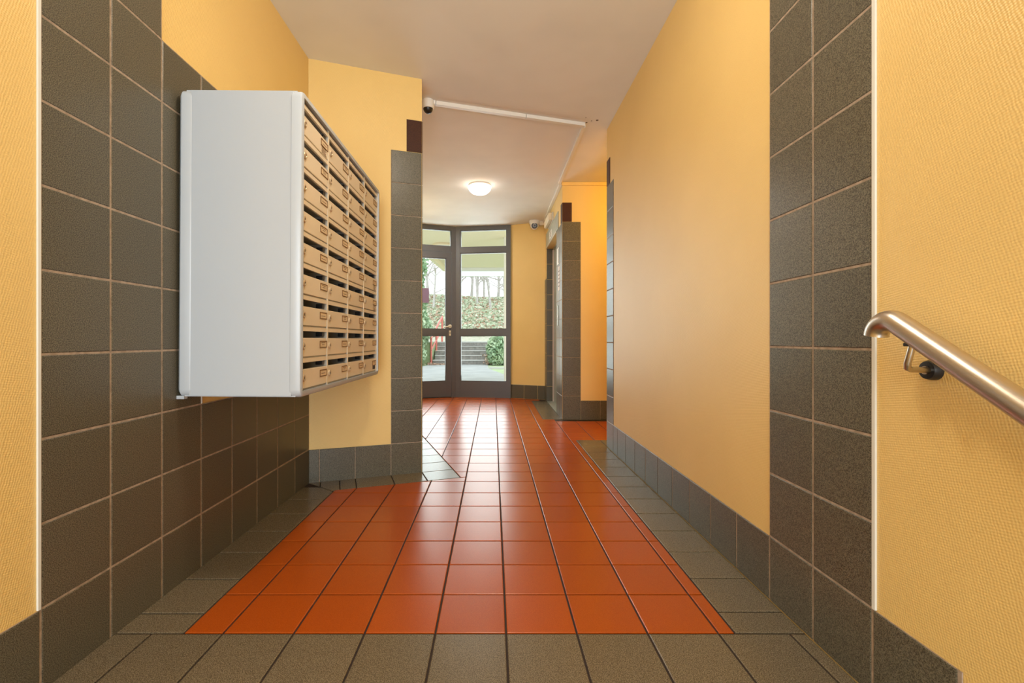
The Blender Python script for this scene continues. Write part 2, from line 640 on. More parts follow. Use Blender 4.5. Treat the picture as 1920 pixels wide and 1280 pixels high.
# left border, mitred against the band of the splayed wall
mitre_n = None
Bp = (XO_L, 12.67)
md = (Bp[0] - A[0], Bp[1] - A[1])
mn = (md[1], -md[0])              # normal of the mitre line, pick the camera side
if mn[1] > 0:
    mn = (-mn[0], -mn[1])
ys = [R0] + [7.02 + k for k in range(0, 7)]
for y0, y1 in zip(ys, ys[1:]):
    p = clip(rect(XL, XO_L, y0, y1), mn, mn[0] * A[0] + mn[1] * A[1])
    floor_tile(p, 'grey_floor_tile')
# right border
ys = [R0] + [7.06 + k for k in range(0, 12)] + [19.14]
for y0, y1 in zip(ys, ys[1:]):
    floor_tile(rect(XO_R, XR, y0, y1), 'grey_floor_tile')
for k in range(8):
    floor_tile(rect(XR + k, XR + k + 1, YR_END, 19.14), 'grey_floor_tile')
# band along the splayed wall, frame origin at its free corner


def band_pt(u, d):
    return (Cc[0] + e[0] * u + nn[0] * d, Cc[1] + e[1] * u + nn[1] * d)


ts = [-4.2, -el * (1 - .10), -el * (1 - .26), -el * (1 - .394), -.95, 0]
for u0, u1 in zip(ts, ts[1:]):
    p = [band_pt(u0, 0), band_pt(u0, BW), band_pt(u1, BW), band_pt(u1, 0)]
    p = clip(p, (-mn[0], -mn[1]), -(mn[0] * A[0] + mn[1] * A[1]))
    p = clip(p, (1, 0), XL)
    floor_tile(p, 'grey_floor_tile')
floor_tile([band_pt(0, 0), band_pt(0, BW), band_pt(1, BW), band_pt(1, 0)], 'grey_floor_tile')
for k in range(19):
    p = [band_pt(0, -k), band_pt(1, -k), band_pt(1, -k - 1), band_pt(0, -k - 1)]
    floor_tile(p, 'grey_floor_tile')
# band in front of the lift
for k in range(7):
    floor_tile(rect(2.6, XLIFT, 24.1 + k, 25.1 + k), 'grey_floor_tile')
# terracotta field on the corridor grid
nb = (nn[0], nn[1])
dL1 = nn[0] * Cc[0] + nn[1] * Cc[1] + BW        # in front of the band
dU1 = e[0] * Cc[0] + e[1] * Cc[1] + 1.0         # beyond the return band
for r in range(27):
    y0, y1 = R0 + r, R0 + r + 1
    for c in cols:
        x0, x1 = c, c + 1
        cell = rect(x0, x1, y0, y1)
        pieces = []
        if all(e[0] * q[0] + e[1] * q[1] >= dU1 for q in cell) or all(nb[0] * q[0] + nb[1] * q[1] >= dL1 for q in cell):
            s1, rest = cell, []
        else:
            s1 = clip(cell, nb, dL1)
            rest = clip(cell, (-nb[0], -nb[1]), -dL1)
        if s1:
            if y0 < 13.5:
                s1 = clip(s1, (1, 0), XO_L)
        if rest:
            rest = clip(rest, e, dU1)
        for p in (s1, rest):
            if not p:
                continue
            if y0 < 18.9:
                if y1 <= 19.14:
                    cand = [clip(p, (-1, 0), -XO_R)]
                else:
                    up = clip(p, (0, 1), 19.14)
                    dn = clip(clip(p, (0, -1), -19.14), (-1, 0), -XO_R)
                    cand = [up, dn] if x1 > XO_R + .01 else [p]
            else:
                cand = [p]
            for q in cand:
                if not q:
                    continue
                cy = sum(t[1] for t in q) / len(q)
                cx = sum(t[0] for t in q) / len(q)
                if cx > XLIFT and cy > YALC:
                    continue
                if cx < -11 or cx > 12.6:
                    continue
                if x1 > 2.6 and 24.0 < y0 < 31.0:
                    q = clip(q, (-1, 0), -2.6)
                elif x1 > 2.6 and y0 < 24.1 < y1:
                    pieces.append(clip(clip(q, (0, 1), 24.1), (-1, 0), -2.6))
                    q = clip(q, (0, -1), -24.1)
                if not q:
                    continue
                pieces.append(q)
        for q in pieces:
            floor_tile(q, 'terracotta_tile')
o = far_orange.build('distant_terracotta_tiles', 'terracotta_tile', floor)
o['kind'] = 'stuff'
o = far_grey.build('distant_grey_tiles', 'grey_floor_tile', floor)
o['kind'] = 'stuff'

# stairs down to the street door (behind the camera)
lower = struct(B().box(XL, XR, YREAR - .6, YSTAIR - 10 * 1.4 + .1, ZLOW - .4, ZLOW).build('floor_lower', 'grey_floor_tile'), 'grey lower landing at the foot of the stairs', 'floor')
stairs = thing('stair_flight', (0, YSTAIR, -.86), 'grey tiled stair flight descending towards the street door', 'stairs', kind='structure')
for k in range(1, 10):
    B().box(XL + .01, XR - .01, YSTAIR - 1.4 * k, YSTAIR - 1.4 * (k - 1) + .02, -.86 * k - .9, -.86 * k).build('step', 'grey_floor_tile', stairs)

# ------------------------------------------------------------------ wall tiles
# left wall: u along +Y, v up, normal +X
ZL = -.03
FL = frame((XL + .001, 0, ZL), (0, 1, 0), (0, 0, 1))
FLU = 5.46


def wall_grid(parent, F, cells, mat='grey_tile', gap=.015):
    for c in cells:
        tile(parent, c, mat, F, h=.020, gap=gap)


def grout(parent, F, rects):
    """recessed joint bed behind the tiles"""
    g = B()
    for u0, u1, v0, v1 in rects:
        i = len(g.v)
        P = [F @ Vector((u, v, d)) for d in (0.0, .013) for u, v in ((u0, v0), (u1, v0), (u1, v1), (u0, v1))]
        g.v += [tuple(p) for p in P]
        g.f += [tuple(i + k for k in q) for q in ((0, 1, 2, 3), (4, 5, 6, 7), (0, 1, 5, 4), (1, 2, 6, 5), (2, 3, 7, 6), (3, 0, 4, 7))]
    g.build('grout', 'wall_grout', parent)


cells = []
for k in range(0, 2):
    for r in range(0, 12):
        cells.append(rect(FLU + k, FLU + k + 1, r, min(r + 1, 12.28)))
for r in range(0, 9):
    cells.append(rect(FLU + 2, FLU + 3, r, r + 1))
for k in range(3, 5):
    for r in (0, 1, 2, 4, 5, 6, 7, 8):
        cells.append(rect(FLU + k, FLU + k + 1, r, r + 1))
for k in range(5, 8):
    for r in range(0, 3):
        cells.append(rect(FLU + k, min(FLU + k + 1, YL_END), r, r + 1))
for k in range(1, 5):
    if FLU - k + 1 > YSTAIR:
        cells.append(rect(max(FLU - k, YSTAIR), FLU - k + 1, 0, 1))
wall_grid(wall_left, FL, cells)
grout(wall_left, FL, [(FLU, FLU + 2, .03, 12), (FLU + 2, FLU + 3, .03, 9), (FLU + 3, FLU + 5, .03, 3), (FLU + 3, FLU + 5, 4, 9), (FLU + 5, YL_END - .01, .03, 3), (YSTAIR, FLU, .03, .99)])
B().box(XL, XL + .024, FLU - .035, FLU, .97, CEIL - .01).build('edge_trim', 'trim_white', wall_left)
B().box(XL, XL + .024, FLU + 3.0, FLU + 3.035, 2.98, 3.98).build('edge_trim', 'trim_white', wall_left)

# splayed wall: u along e, v up, normal nn (towards the camera)
FC = frame((A[0] + nn[0] * .001, A[1] + nn[1] * .001, -.04), (e[0], e[1], 0), (0, 0, 1))
p0 = el - .95
cells = [rect(p0, el, r, r + 1) for r in range(10)]
cells += [rect(p0 - 1.05, p0, 0, 1), rect(p0 - 2.05, p0 - 1.05, 0, 1), rect(0, p0 - 2.05, 0, 1)]
wall_grid(wall_corner, FC, cells, gap=.010)
tile(wall_corner, rect(el - .48, el, 10, 11), 'brown_tile', FC, h=.020, gap=.006)
grout(wall_corner, FC, [(p0, el - .01, .05, 9.99), (0.01, p0, .05, .99)])
# thin tiled edge of the pillar on the return face
FCR = frame((Cc[0] + e[0] * .001, Cc[1] + e[1] * .001, -.04), (gg[0], gg[1], 0), (0, 0, 1))
cells = [rect(0, .6, r, r + 1) for r in range(10)] + [rect(.6 + k, 1.6 + k, 0, 1) for k in range(16)]
wall_grid(wall_corner, FCR, cells[:10], gap=.010)
wall_grid(wall_return, FCR, cells[10:], gap=.010)
tile(wall_corner, rect(0, .48, 10, 11), 'brown_tile', FCR, h=.020, gap=.006)

# right wall: u along -Y, v up, normal -X
ZR = .03
FR = frame((XR - .001, 0, ZR), (0, -1, 0), (0, 0, 1))
FRU = 5.375
cells = []
for k in range(2):
    for r in range(0, 10):
        cells.append(rect(-(FRU + k + 1), -(FRU + k), r - (.03 if r == 0 else 0), r + 1))
for k in range(2, 12):
    u1 = min(FRU + k + 1, 16.95)
    cells.append(rect(-u1, -(FRU + k), -.03, 1))
cells.append(rect(-(FRU), -max(FRU - 1, YSTAIR), -.03, 1))
for r in range(0, 10):
    cells.append(rect(-YR_END, -16.95, r - (.03 if r == 0 else 0), r + 1))
wall_grid(wall_right, FR, cells)
tile(wall_right, rect(-YR_END, -(YR_END - .48), 10, 11), 'brown_tile', FR, h=.020, gap=.008)
grout(wall_right, FR, [(-FRU - 2, -FRU, 0, 9.98), (-16.95, -FRU - 2, 0, .99), (-FRU, -YSTAIR, 0, .99), (-YR_END + .01, -16.96, 0, 9.98)])
B().box(XR - .024, XR, FRU - .045, FRU, 1.03, CEIL - .01).build('edge_trim', 'trim_white', wall_right)

# alcove wall: u along +X, v up, normal -Y
ZA = .23
FA = frame((0, YALC - .001, 0), (1, 0, 0), (0, 0, 1))
cells = [rect(XLIFT, XLIFT + .95, 0, 1 + ZA)] + [rect(XLIFT, XLIFT + .95, r + ZA, r + 1 + ZA) for r in range(1, 10)]
cells += [rect(XLIFT + .95 + k, XLIFT + 1.95 + k, 0, 1.0) for k in range(8)]
wall_grid(wall_alcove, FA, cells, gap=.008)
tile(wall_alcove, rect(XLIFT, XLIFT + .49, 10 + ZA, 11 + ZA), 'brown_tile', FA, h=.020, gap=.006)
grout(wall_alcove, FA, [(XLIFT + .01, XLIFT + .94, .03, 10.2), (XLIFT + .95, 12.9, .03, .98)])
# lift wall: u along -Y (near pillar return), normal -X
FW = frame((XLIFT - .001, 0, 0), (0, -1, 0), (0, 0, 1))
cells = []
for u0, u1 in ((-25.0, -YALC), (-LY0, -25.0)):
    cells += [rect(u0, u1, 0, 1 + ZA)] + [rect(u0, u1, r + ZA, r + 1 + ZA) for r in range(1, 10)]
cells += [rect(-W_E[1], -LY1, 0, 1 + ZA)] + [rect(-W_E[1], -LY1, r + ZA, r + 1 + ZA) for r in range(1, 8)]
wall_grid(wall_lift, FW, cells, gap=.010)
grout(wall_lift, FW, [(-LY0 + .01, -YALC - .01, .03, 10.2)])
tile(wall_lift, rect(-YALC - .49, -YALC, 10 + ZA, 11 + ZA), 'brown_tile', FW, h=.020, gap=.006)
# far jamb of the lift recess faces the camera
FJ = frame((0, LY1 - .001, 0), (1, 0, 0), (0, 0, 1))
cells = [rect(XLIFT - .02, XLIFT + .62, r * 1.02, r * 1.02 + 1.02) for r in range(10)]
wall_grid(wall_lift, FJ, cells, gap=.010)
# entrance wall baseboard
FE = frame((D_R[0] + wn[0] * .001, D_R[1] + wn[1] * .001, 0), (we[0], we[1], 0), (0, 0, 1))
wall_grid(wall_entrance, FE, [rect(0, 1, 0, .97), rect(1, 2, 0, .97), rect(2, ul, 0, .97)], gap=.012)

# ------------------------------------------------------------------ glazed garden door (far end)
def glazed(name, label, cat, O, u, n, L, post0, post1, rails, z0, z1, depth=.25, kick=None):
    """frame in plane O,u with panes between rails; rails: list of (z0,z1)"""
    t = thing(name, (O[0] + u[0] * L / 2, O[1] + u[1] * L / 2, z0), label, cat, kind='structure')
    B().beam(O, u, n, 0, post0, -depth / 2, depth / 2, z0, z1).build('stile', 'door_metal', t)
    B().beam(O, u, n, L - post1, L, -depth / 2, depth / 2, z0, z1).build('stile', 'door_metal', t)
    prev = None
    for a, c in sorted(rails):
        B().beam(O, u, n, post0, L - post1, -depth / 2 + .01, depth / 2 - .01, a, c).build('rail', 'door_metal', t)
        if prev is not None:
            B().beam(O, u, n, post0 - .01, L - post1 + .01, -.02, .02, prev, a).build('pane', 'clear_glass', t)
            # glazing beads
            bd = B()
            for s in (-1, 1):
                for (a0, a1, zz0, zz1) in ((post0, post0 + .06, prev, a), (L - post1 - .06, L - post1, prev, a), (post0 + .06, L - post1 - .06, prev, prev + .06), (post0 + .06, L - post1 - .06, a - .06, a)):
                    d0, d1 = sorted((s * .03, s * (depth / 2 - .05)))
                    bd.beam(O, u, n, a0, a1, d0, d1, zz0, zz1)
            bd.build('glazing_bead', 'door_metal', t)
        prev = c
    return t


d2 = (D_R[0] - D_M[0], D_R[1] - D_M[1])
l2 = math.hypot(*d2)
u2 = (d2[0] / l2, d2[1] / l2)
n2 = (u2[1], -u2[0])
sidelight = glazed('window_1', 'tall dark framed fixed glazing beside the garden door', 'window', D_M, u2, n2, l2, .34, .26,
                   [(0.0, 1.13), (4.45, 4.88), (10.37, 10.75), (12.0, CEIL)], 0, CEIL, .3)
# door leaf and transom on the other facet (u runs from the mullion away to the hinge side)
u1 = (-e[0], -e[1])
n1 = nn
lf = 5.6
transom = glazed('window_2', 'dark framed transom pane above the garden door', 'window', D_M, u1, n1, lf, .36, .36,
                 [(10.42, 10.80), (12.0, CEIL)], 10.42, CEIL, .3)
fr = thing('trim_1', (D_M[0] + u1[0] * 2.8, D_M[1] + u1[1] * 2.8, 0), 'dark metal frame posts around the garden door leaf', 'door frame', kind='structure')
B().beam(D_M, u1, n1, 0, .33, -.15, .15, 0, 10.42).build('post', 'door_metal', fr)
B().beam(D_M, u1, n1, lf - .36, lf, -.15, .15, 0, 10.42).build('post', 'door_metal', fr)
Od = (D_M[0] + u1[0] * .35, D_M[1] + u1[1] * .35)
leaf = glazed('door_1', 'dark metal glazed garden door with ivory lever handle', 'door', Od, u1, n1, lf - .73, .38, .38,
              [(.05, 1.15), (4.45, 4.88), (9.98, 10.40)], .05, 10.40, .26)


def dp(a, d, z):
    return (Od[0] + u1[0] * a + n1[0] * d, Od[1] + u1[1] * a + n1[1] * d, z)


hd = B().lathe(dp(.12, .13, 5.10), (n1[0], n1[1], 0), [(.0, .0), (.13, .0), (.13, .05), (.0, .05)], 20)
hd.tube([dp(.12, .15, 5.10), dp(.12, .36, 5.10), dp(.20, .38, 5.10), dp(.40, .38, 5.06), dp(.66, .38, 5.02)], .045, 10)
hd.build('lever_handle', 'handle_ivory', leaf, smooth=True)
B().beam(Od, u1, n1, .05, .19, .13, .16, 4.42, 4.80).build('key_plate', 'handle_ivory', leaf)
B().beam(Od, u1, n1, .10, .14, .155, .163, 4.55, 4.68).build('keyhole', 'sticker_dark', leaf)
B().beam(Od, u1, n1, .02, lf - .75, -.10, .16, .0, .05).build('threshold_seal', 'black_plastic', leaf)
# notice fixed to the door pane
O3 = (Od[0], Od[1])
nt_ = thing('door_notice', dp(2.3, -.03, 6.75), 'mauve notice fixed to the pane of the garden door', 'notice')
B().beam(Od, u1, n1, 1.62, 2.9, .023, .032, 6.75, 7.78).build('sheet', 'mauve_print', nt_)

# ------------------------------------------------------------------ lift door, header, fittings
lift = thing('door_2', (XLIFT + .45, (LY0 + LY1) / 2, 0), 'steel lift door set back in tiled recess', 'lift door', kind='structure')
B().box(XLIFT + .46, XLIFT + .52, LY0, (LY0 + LY1) / 2 - .01, .03, LZ - .1).build('door_panel', 'lift_steel', lift)
B().box(XLIFT + .46, XLIFT + .52, (LY0 + LY1) / 2 + .01, LY1, .03, LZ - .1).build('door_panel', 'lift_steel', lift)
B().box(XLIFT + .40, XLIFT + .62, LY0, LY1, LZ - .1, LZ).build('top_track', 'lift_steel', lift)
B().box(XLIFT + .38, XLIFT + .46, LY1 - .14, LY1 - .02, .03, LZ - .1).build('jamb_strip', 'notice_paper', lift)
B().box(XLIFT + .34, XLIFT + .46, LY0 + .01, LY0 + .12, .03, LZ - .1).build('jamb_strip', 'red_paint', lift)
B().box(XLIFT + .02, XLIFT + .62, LY0, LY1, -.02, .03).build('sill', 'lift_steel', lift)
hp = thing('lift_header', (XLIFT, 28.2, 10.2), 'grey steel header panel above the lift opening', 'panel')
B().box(XLIFT - .05, XLIFT, 26.0, LY1, LZ + .02, 11.16, .01).build('panel', 'lift_steel', hp)
B().box(XLIFT - .05, XLIFT, 25.35, 25.98, LZ + .02, 11.16, .01).build('side_panel', 'lift_steel', hp)
B().box(XLIFT - .06, XLIFT, LY0, LY1, LZ - .02, LZ + .02).build('lower_edge', 'plastic_cream', hp)
B().box(XLIFT - .062, XLIFT - .05, 27.9, 29.0, 10.38, 10.82).build('floor_indicator', 'plastic_white', hp)
for dz in (.08, .2, .3):
    B().box(XLIFT - .066, XLIFT - .06, 28.2, 28.7, 10.40 + dz, 10.45 + dz).build('indicator_digit', 'label_print', hp)
em = thing('emergency_light', (XLIFT - .17, 28.6, 11.2), 'boxy emergency light fixed high above the lift header', 'light')
B().box(XLIFT - .06, XLIFT - .002, 27.45, 29.75, 11.22, 11.72, .02).build('back_plate', 'plastic_white', em)
B().box(XLIFT - .32, XLIFT - .06, 27.5, 29.7, 11.24, 11.70, .05).build('diffuser', 'plastic_cream', em)
nb1 = thing('lift_notice', (XLIFT - .03, 25.4, 8.3), 'narrow framed notice beside the lift, above the larger sheet', 'notice')
B().box(XLIFT - .034, XLIFT - .024, 25.1, 25.75, 8.25, 9.15).build('sheet', 'plastic_white', nb1)
B().box(XLIFT - .042, XLIFT - .034, 25.2, 25.32, 8.32, 9.08).build('print_strip', 'label_print', nb1)
nb2 = thing('lift_notice', (XLIFT - .03, 25.1, 6.8), 'pinkish paper sheet on the tiles beside the lift', 'notice')
B().box(XLIFT - .034, XLIFT - .024, 24.75, 25.35, 6.8, 8.1).build('sheet', 'notice_paper', nb2)
for k in range(5):
    B().box(XLIFT - .037, XLIFT - .034, 24.85, 25.25, 7.0 + k * .2, 7.06 + k * .2).build('text_line', 'label_print', nb2)
cp = thing('lift_call_plate', (XLIFT - .03, 25.3, 4.9), 'slim steel call plate with button beside the lift', 'button plate')
B().box(XLIFT - .045, XLIFT - .022, 25.15, 25.55, 4.9, 6.0, .01).build('plate', 'lift_steel', cp)
B().lathe((XLIFT - .045, 25.35, 5.4), (-1, 0, 0), [(.0, .0), (.09, .0), (.09, .02), (0, .02)], 14).build('button', 'plastic_white', cp)

# ------------------------------------------------------------------ ceiling things
def dome_lamp(x, y, shade, label, seg=40):
    t = thing('ceiling_lamp', (x, y, CEIL), label, 'lamp', 'round ceiling lamps')
    B().lathe((x, y, CEIL), (0, 0, -1), [(.56, 0), (.58, .03), (.58, .12), (.54, .15), (0, .15)], seg).build('base', 'plastic_white', t, smooth=True)
    prof = [(.60 * math.cos(a * PI / 2 / 10) ** .85 if a < 10 else 0.0, .12 + .40 * math.sin(a * PI / 2 / 10)) for a in range(11)]
    B().lathe((x, y, CEIL), (0, 0, -1), [(.57, .10)] + prof, seg).build('shade', shade, t, smooth=True)
    return t


dome_lamp(-.707, 24.35, 'lamp_shade_lit', 'lit white glass dome lamp on the hall ceiling')
dome_lamp(-.2, 6.8, 'assumed_shade_lit', 'bright assumed dome lamp on the ceiling between the mailboxes and the handrail')  # unseen lamp, assumed from the warm light on the upper walls
pn = thing('fill_panel_light', (-5.5, 28.5, CEIL), 'flat square white fill panel added out of view on the ceiling behind the tiled pillar', 'light')  # unseen panel added to fill the hall and entrance wall with light
B().box(-6.45, -4.62, 27.3, 29.7, CEIL - .10, CEIL).build('frame', 'plastic_white', pn)
B().box(-6.37, -4.70, 27.38, 29.62, CEIL - .115, CEIL - .10).build('diffuser', 'hall_fill_lit', pn)
dome_lamp(8.6, 21.0, 'alcove_fill_lit', 'warm fill dome lamp added inside the alcove, unseen behind the wall end')  # unseen lamp added to light the alcove wall warm yellow

# dome camera by the splayed wall
dc = thing('security_camera', (-2.22, 15.8, CEIL), 'white dome camera with smoked black bubble by the tiled pillar', 'camera', 'security cameras')
B().lathe((-2.22, 15.8, CEIL), (0, 0, -1), [(.20, 0), (.21, .04), (.21, .22), (.19, .26), (0, .26)], 28).build('housing', 'plastic_white', dc, smooth=True)
prof = [(.17 * math.cos(a * PI / 18), .24 + .20 * math.sin(a * PI / 18)) for a in range(9)] + [(0, .44)]
B().lathe((-2.22, 15.8, CEIL), (0, 0, -1), [(.17, .2)] + prof, 28).build('bubble', 'black_plastic', dc, smooth=True)
B().lathe((-2.22, 15.8, CEIL - .25), (0, 0, -1), [(.185, 0), (.20, .01), (.185, .03), (.17, .03)], 28).build('ring', 'plastic_white', dc, smooth=True)
B().box(-2.04, -1.96, 15.76, 15.88, CEIL - .12, CEIL).build('cable_gland', 'plastic_white', dc)

# turret camera above the pale wall
cx_, cy_ = 2.82, 31.75
tc = thing('security_camera', (cx_, cy_, CEIL), 'white turret camera with black round lens near the lift', 'camera', 'security cameras')
B().lathe((cx_, cy_, CEIL), (0, 0, -1), [(.34, 0), (.36, .04), (.34, .22), (.28, .28), (0, .28)], 28).build('base', 'plastic_white', tc, smooth=True)
ball = [(.29 * math.sin(a * PI / 12), .34 - .29 * math.cos(a * PI / 12)) for a in range(13)]
B().lathe((cx_, cy_, CEIL), (0, 0, -1), ball, 28).build('ball', 'plastic_white', tc, smooth=True)
dirv = Vector((-.05, -1, -.12)).normalized()
cO = Vector((cx_, cy_, CEIL - .36))
lens = B().lathe(cO + dirv * .20, dirv, [(.20, 0), (.20, .06), (.17, .085), (0, .085)], 26).build('lens_ring', 'black_plastic', tc, smooth=True)
B().lathe(cO + dirv * .285, dirv, [(.10, 0), (.10, .004), (.085, .004), (.085, 0)], 26).build('infrared_ring', 'plastic_white', lens)
B().box(cx_ + .34, cx_ + .66, cy_ - .02, cy_ + .12, CEIL - .30, CEIL).build('cable_box', 'plastic_cream', tc)

# cable trunking on the ceiling
t0, t1 = (-1.96, 15.86), (3.43, 17.46)
dl = math.hypot(t1[0] - t0[0], t1[1] - t0[1])
du = ((t1[0] - t0[0]) / dl, (t1[1] - t0[1]) / dl)
dn = (du[1], -du[0])
tr = thing('cable_trunking', (0, 16.5, CEIL), 'white cable trunking crossing the ceiling from the dome camera', 'trunking')
B().beam(t0, du, dn, 0, dl * .58, -.07, .07, CEIL - .12, CEIL).build('cover', 'plastic_white', tr)
B().beam(t0, du, dn, dl * .585, dl, -.07, .07, CEIL - .12, CEIL).build('cover', 'plastic_white', tr)
t2 = thing('cable_trunking', (3.5, 24, CEIL), 'white cable trunking running along the ceiling to the lift wall', 'trunking')
B().prism([(3.37, 17.52), (3.49, 17.52), (3.49, YALC), (3.37, YALC)], CEIL - .12, CEIL).build('cover', 'plastic_white', t2)
B().prism([(3.43, YALC), (3.57, YALC), (3.57, 31.8), (3.43, 31.8)], CEIL - .14, CEIL).build('cover', 'plastic_white', t2)
B().box(3.48, 3.495, 18.9, 19.3, CEIL - .10, CEIL - .04).build('mark', 'label_print', t2)
t3 = thing('cable_trunking', (8, YALC - .03, CEIL), 'yellow painted trunking along the top of the alcove wall', 'trunking')
B().box(XLIFT - .05, 12.9, YALC - .06, YALC, CEIL - .17, CEIL - .005).build('cover', 'yellow_wallpaper', t3)

# ------------------------------------------------------------------ mailboxes
MX0, MXF, MXD = -5.30, -3.232, -3.285        # back, frame front, door face
MY0, MY1 = 7.766, 13.10
MZ0, MZ1 = 3.18, 8.36
mb = thing('mailbox_bank', (MX0, (MY0 + MY1) / 2, MZ0), 'white wall mounted bank of cream mailboxes with letter slots', 'mailboxes')
side = B().box(MX0 + .2, MXF - .16, MY0 + .01, MY0 + .07, MZ0 + .03, MZ1 - .03).build('side_panel', 'mailbox_white', mb)
B().box(MX0 + .2, MXF - .16, MY1 - .07, MY1 - .01, MZ0 + .03, MZ1 - .03).build('side_panel', 'mailbox_white', mb)
B().box(MX0 + .1, MXF - .1, MY0 + .05, MY1 - .05, MZ1 - .07, MZ1 - .01).build('top_panel', 'mailbox_white', mb)
B().box(MX0 + .1, MXF - .1, MY0 + .05, MY1 - .05, MZ0 + .01, MZ0 + .07).build('bottom_panel', 'mailbox_white', mb)
B().box(MX0 + .02, MX0 + .08, MY0 + .05, MY1 - .05, MZ0 + .06, MZ1 - .06).build('back_panel', 'mailbox_inside', mb)


def rounded_frame(x0, x1, r, name):
    """extruded rounded-rectangle hoop (Y,Z) between x0 and x1"""
    def ring(ins, rad):
        pts = []
        for (sy, sz, a0) in ((1, 1, 0), (-1, 1, 90), (-1, -1, 180), (1, -1, 270)):
            cy = (MY1 - ins - rad) if sy > 0 else (MY0 + ins + rad)
            cz = (MZ1 - ins - rad) if sz > 0 else (MZ0 + ins + rad)
            for k in range(6):
                a = math.radians(a0 + 90 * k / 5)
                pts.append((cy + rad * math.cos(a), cz + rad * math.sin(a)))
        return pts
    b = B()
    c = .045
    rings = [(x0, ring(.10, .02)), (x0, ring(c, r - c)), (x0 + c, ring(0, r)), (x1 - c, ring(0, r)), (x1 - .012, ring(c * .35, r - c * .35)), (x1, ring(c, r - c)), (x1, ring(.10, .02))]
    n = len(rings[0][1])
    for x, pts in rings:
        b.v += [(x, p[0], p[1]) for p in pts]
    m = len(rings)
    for k in range(m):
        j = (k + 1) % m
        for i in range(n):
            i2 = (i + 1) % n
            b.f.append((k * n + i, k * n + i2, j * n + i2, j * n + i))
    return b.build(name, 'mailbox_white', mb, smooth=True)


rounded_frame(MXF - .22, MXF, .13, 'front_frame')
rounded_frame(MX0, MX0 + .24, .13, 'back_frame')
B().box(MX0 - .03, MX0 + .10, MY0 + .03, MY0 + .12, MZ0 - .035, MZ0 + .02).build('wall_bracket', 'mailbox_white', mb)
B().box(MX0 - .03, MX0 + .10, MY1 - .4, MY1 - .2, MZ0 + .2, MZ1 - .3).build('wall_bracket', 'plastic_white', mb)
GY0, GY1, GZ0, GZ1 = 7.876, 12.975, 3.295, 8.225
cw, rh = (GY1 - GY0) / 4, (GZ1 - GZ0) / 9
# carcass: dividers, shelves and their cream edges
for k in range(5):
    y = GY0 + k * cw
    B().box(MX0 + .08, MXD, y - .022, y + .022, GZ0 - .04, GZ1 + .04).build('divider', 'mailbox_inside', mb)
    B().box(MXD, MXD + .012, y - .026, y + .026, GZ0 - .04, GZ1 + .04).build('divider_edge', 'mailbox_cream', mb)
for k in range(10):
    z = GZ0 + k * rh
    for c in range(4):
        B().box(MX0 + .08, MXD - .02, GY0 + c * cw + .022, GY0 + (c + 1) * cw - .022, z - .012, z + .012).build('shelf', 'mailbox_inside', mb)
lipm = B().box(-.03, .006, -cw / 2 + .028, cw / 2 - .028, -.085, -.012).mesh('slot_lip', 'mailbox_cream')
doorb = B().box(-.024, .006, -cw / 2 + .032, cw / 2 - .032, .016, .345, .006)
doorb.box(-.09, -.02, -cw / 2 + .034, cw / 2 - .034, .330, .345)
doorm = doorb.mesh('door', 'mailbox_cream')
lockm = B().lathe((0, 0, 0), (1, 0, 0), [(.062, 0), (.062, .018), (.052, .028), (.03, .028), (.026, .022), (0, .022)], 20).mesh('lock', 'lock_metal', smooth=True)
keym = B().box(.022, .026, -.006, .006, -.022, .022).mesh('keyhole', 'sticker_dark')
pf = B()
for y0_, y1_, z0_, z1_ in ((-.18, .18, .05, .065), (-.18, .18, -.065, -.05), (-.18, -.165, -.05, .05), (.165, .18, -.05, .05)):
    pf.box(0, .010, y0_, y1_, z0_, z1_)
platem = pf.mesh('name_plate', 'brass_dark')
paperm = B().box(0, .004, -.165, .165, -.05, .05).mesh('name_paper', 'label_paper')
printm = {}
for v in range(4):
    pb = B()
    rr = random.Random(v)
    for q in range(1 + v % 2):
        w = .06 + .05 * rr.random()
        pb.box(.004, .0046, -w, w, -.014 + .034 * q, -.002 + .034 * q)
    printm[v] = pb.mesh('name_print', 'label_print')
clipm = B().box(-.16, -.03, -.05, .05, -.04, .04, .008).mesh('slot_clip', 'black_plastic')
stk = B()
for q in range(5):
    stk.box(0, .003, -.12, .12 - .02 * (q % 3), -.06 + q * .028, -.048 + q * .028)
stickm = stk.mesh('sticker', 'label_print')
stkd = B().box(0, .003, -.13, .13, -.05, .05).mesh('sticker', 'sticker_dark')
BASE = ORIG[mb.name]


def put(me, name, parent, loc, rel=True):
    o = bpy.data.objects.new(name, me)
    col.objects.link(o)
    o.parent = parent
    o.location = [c * S for c in loc]
    return o


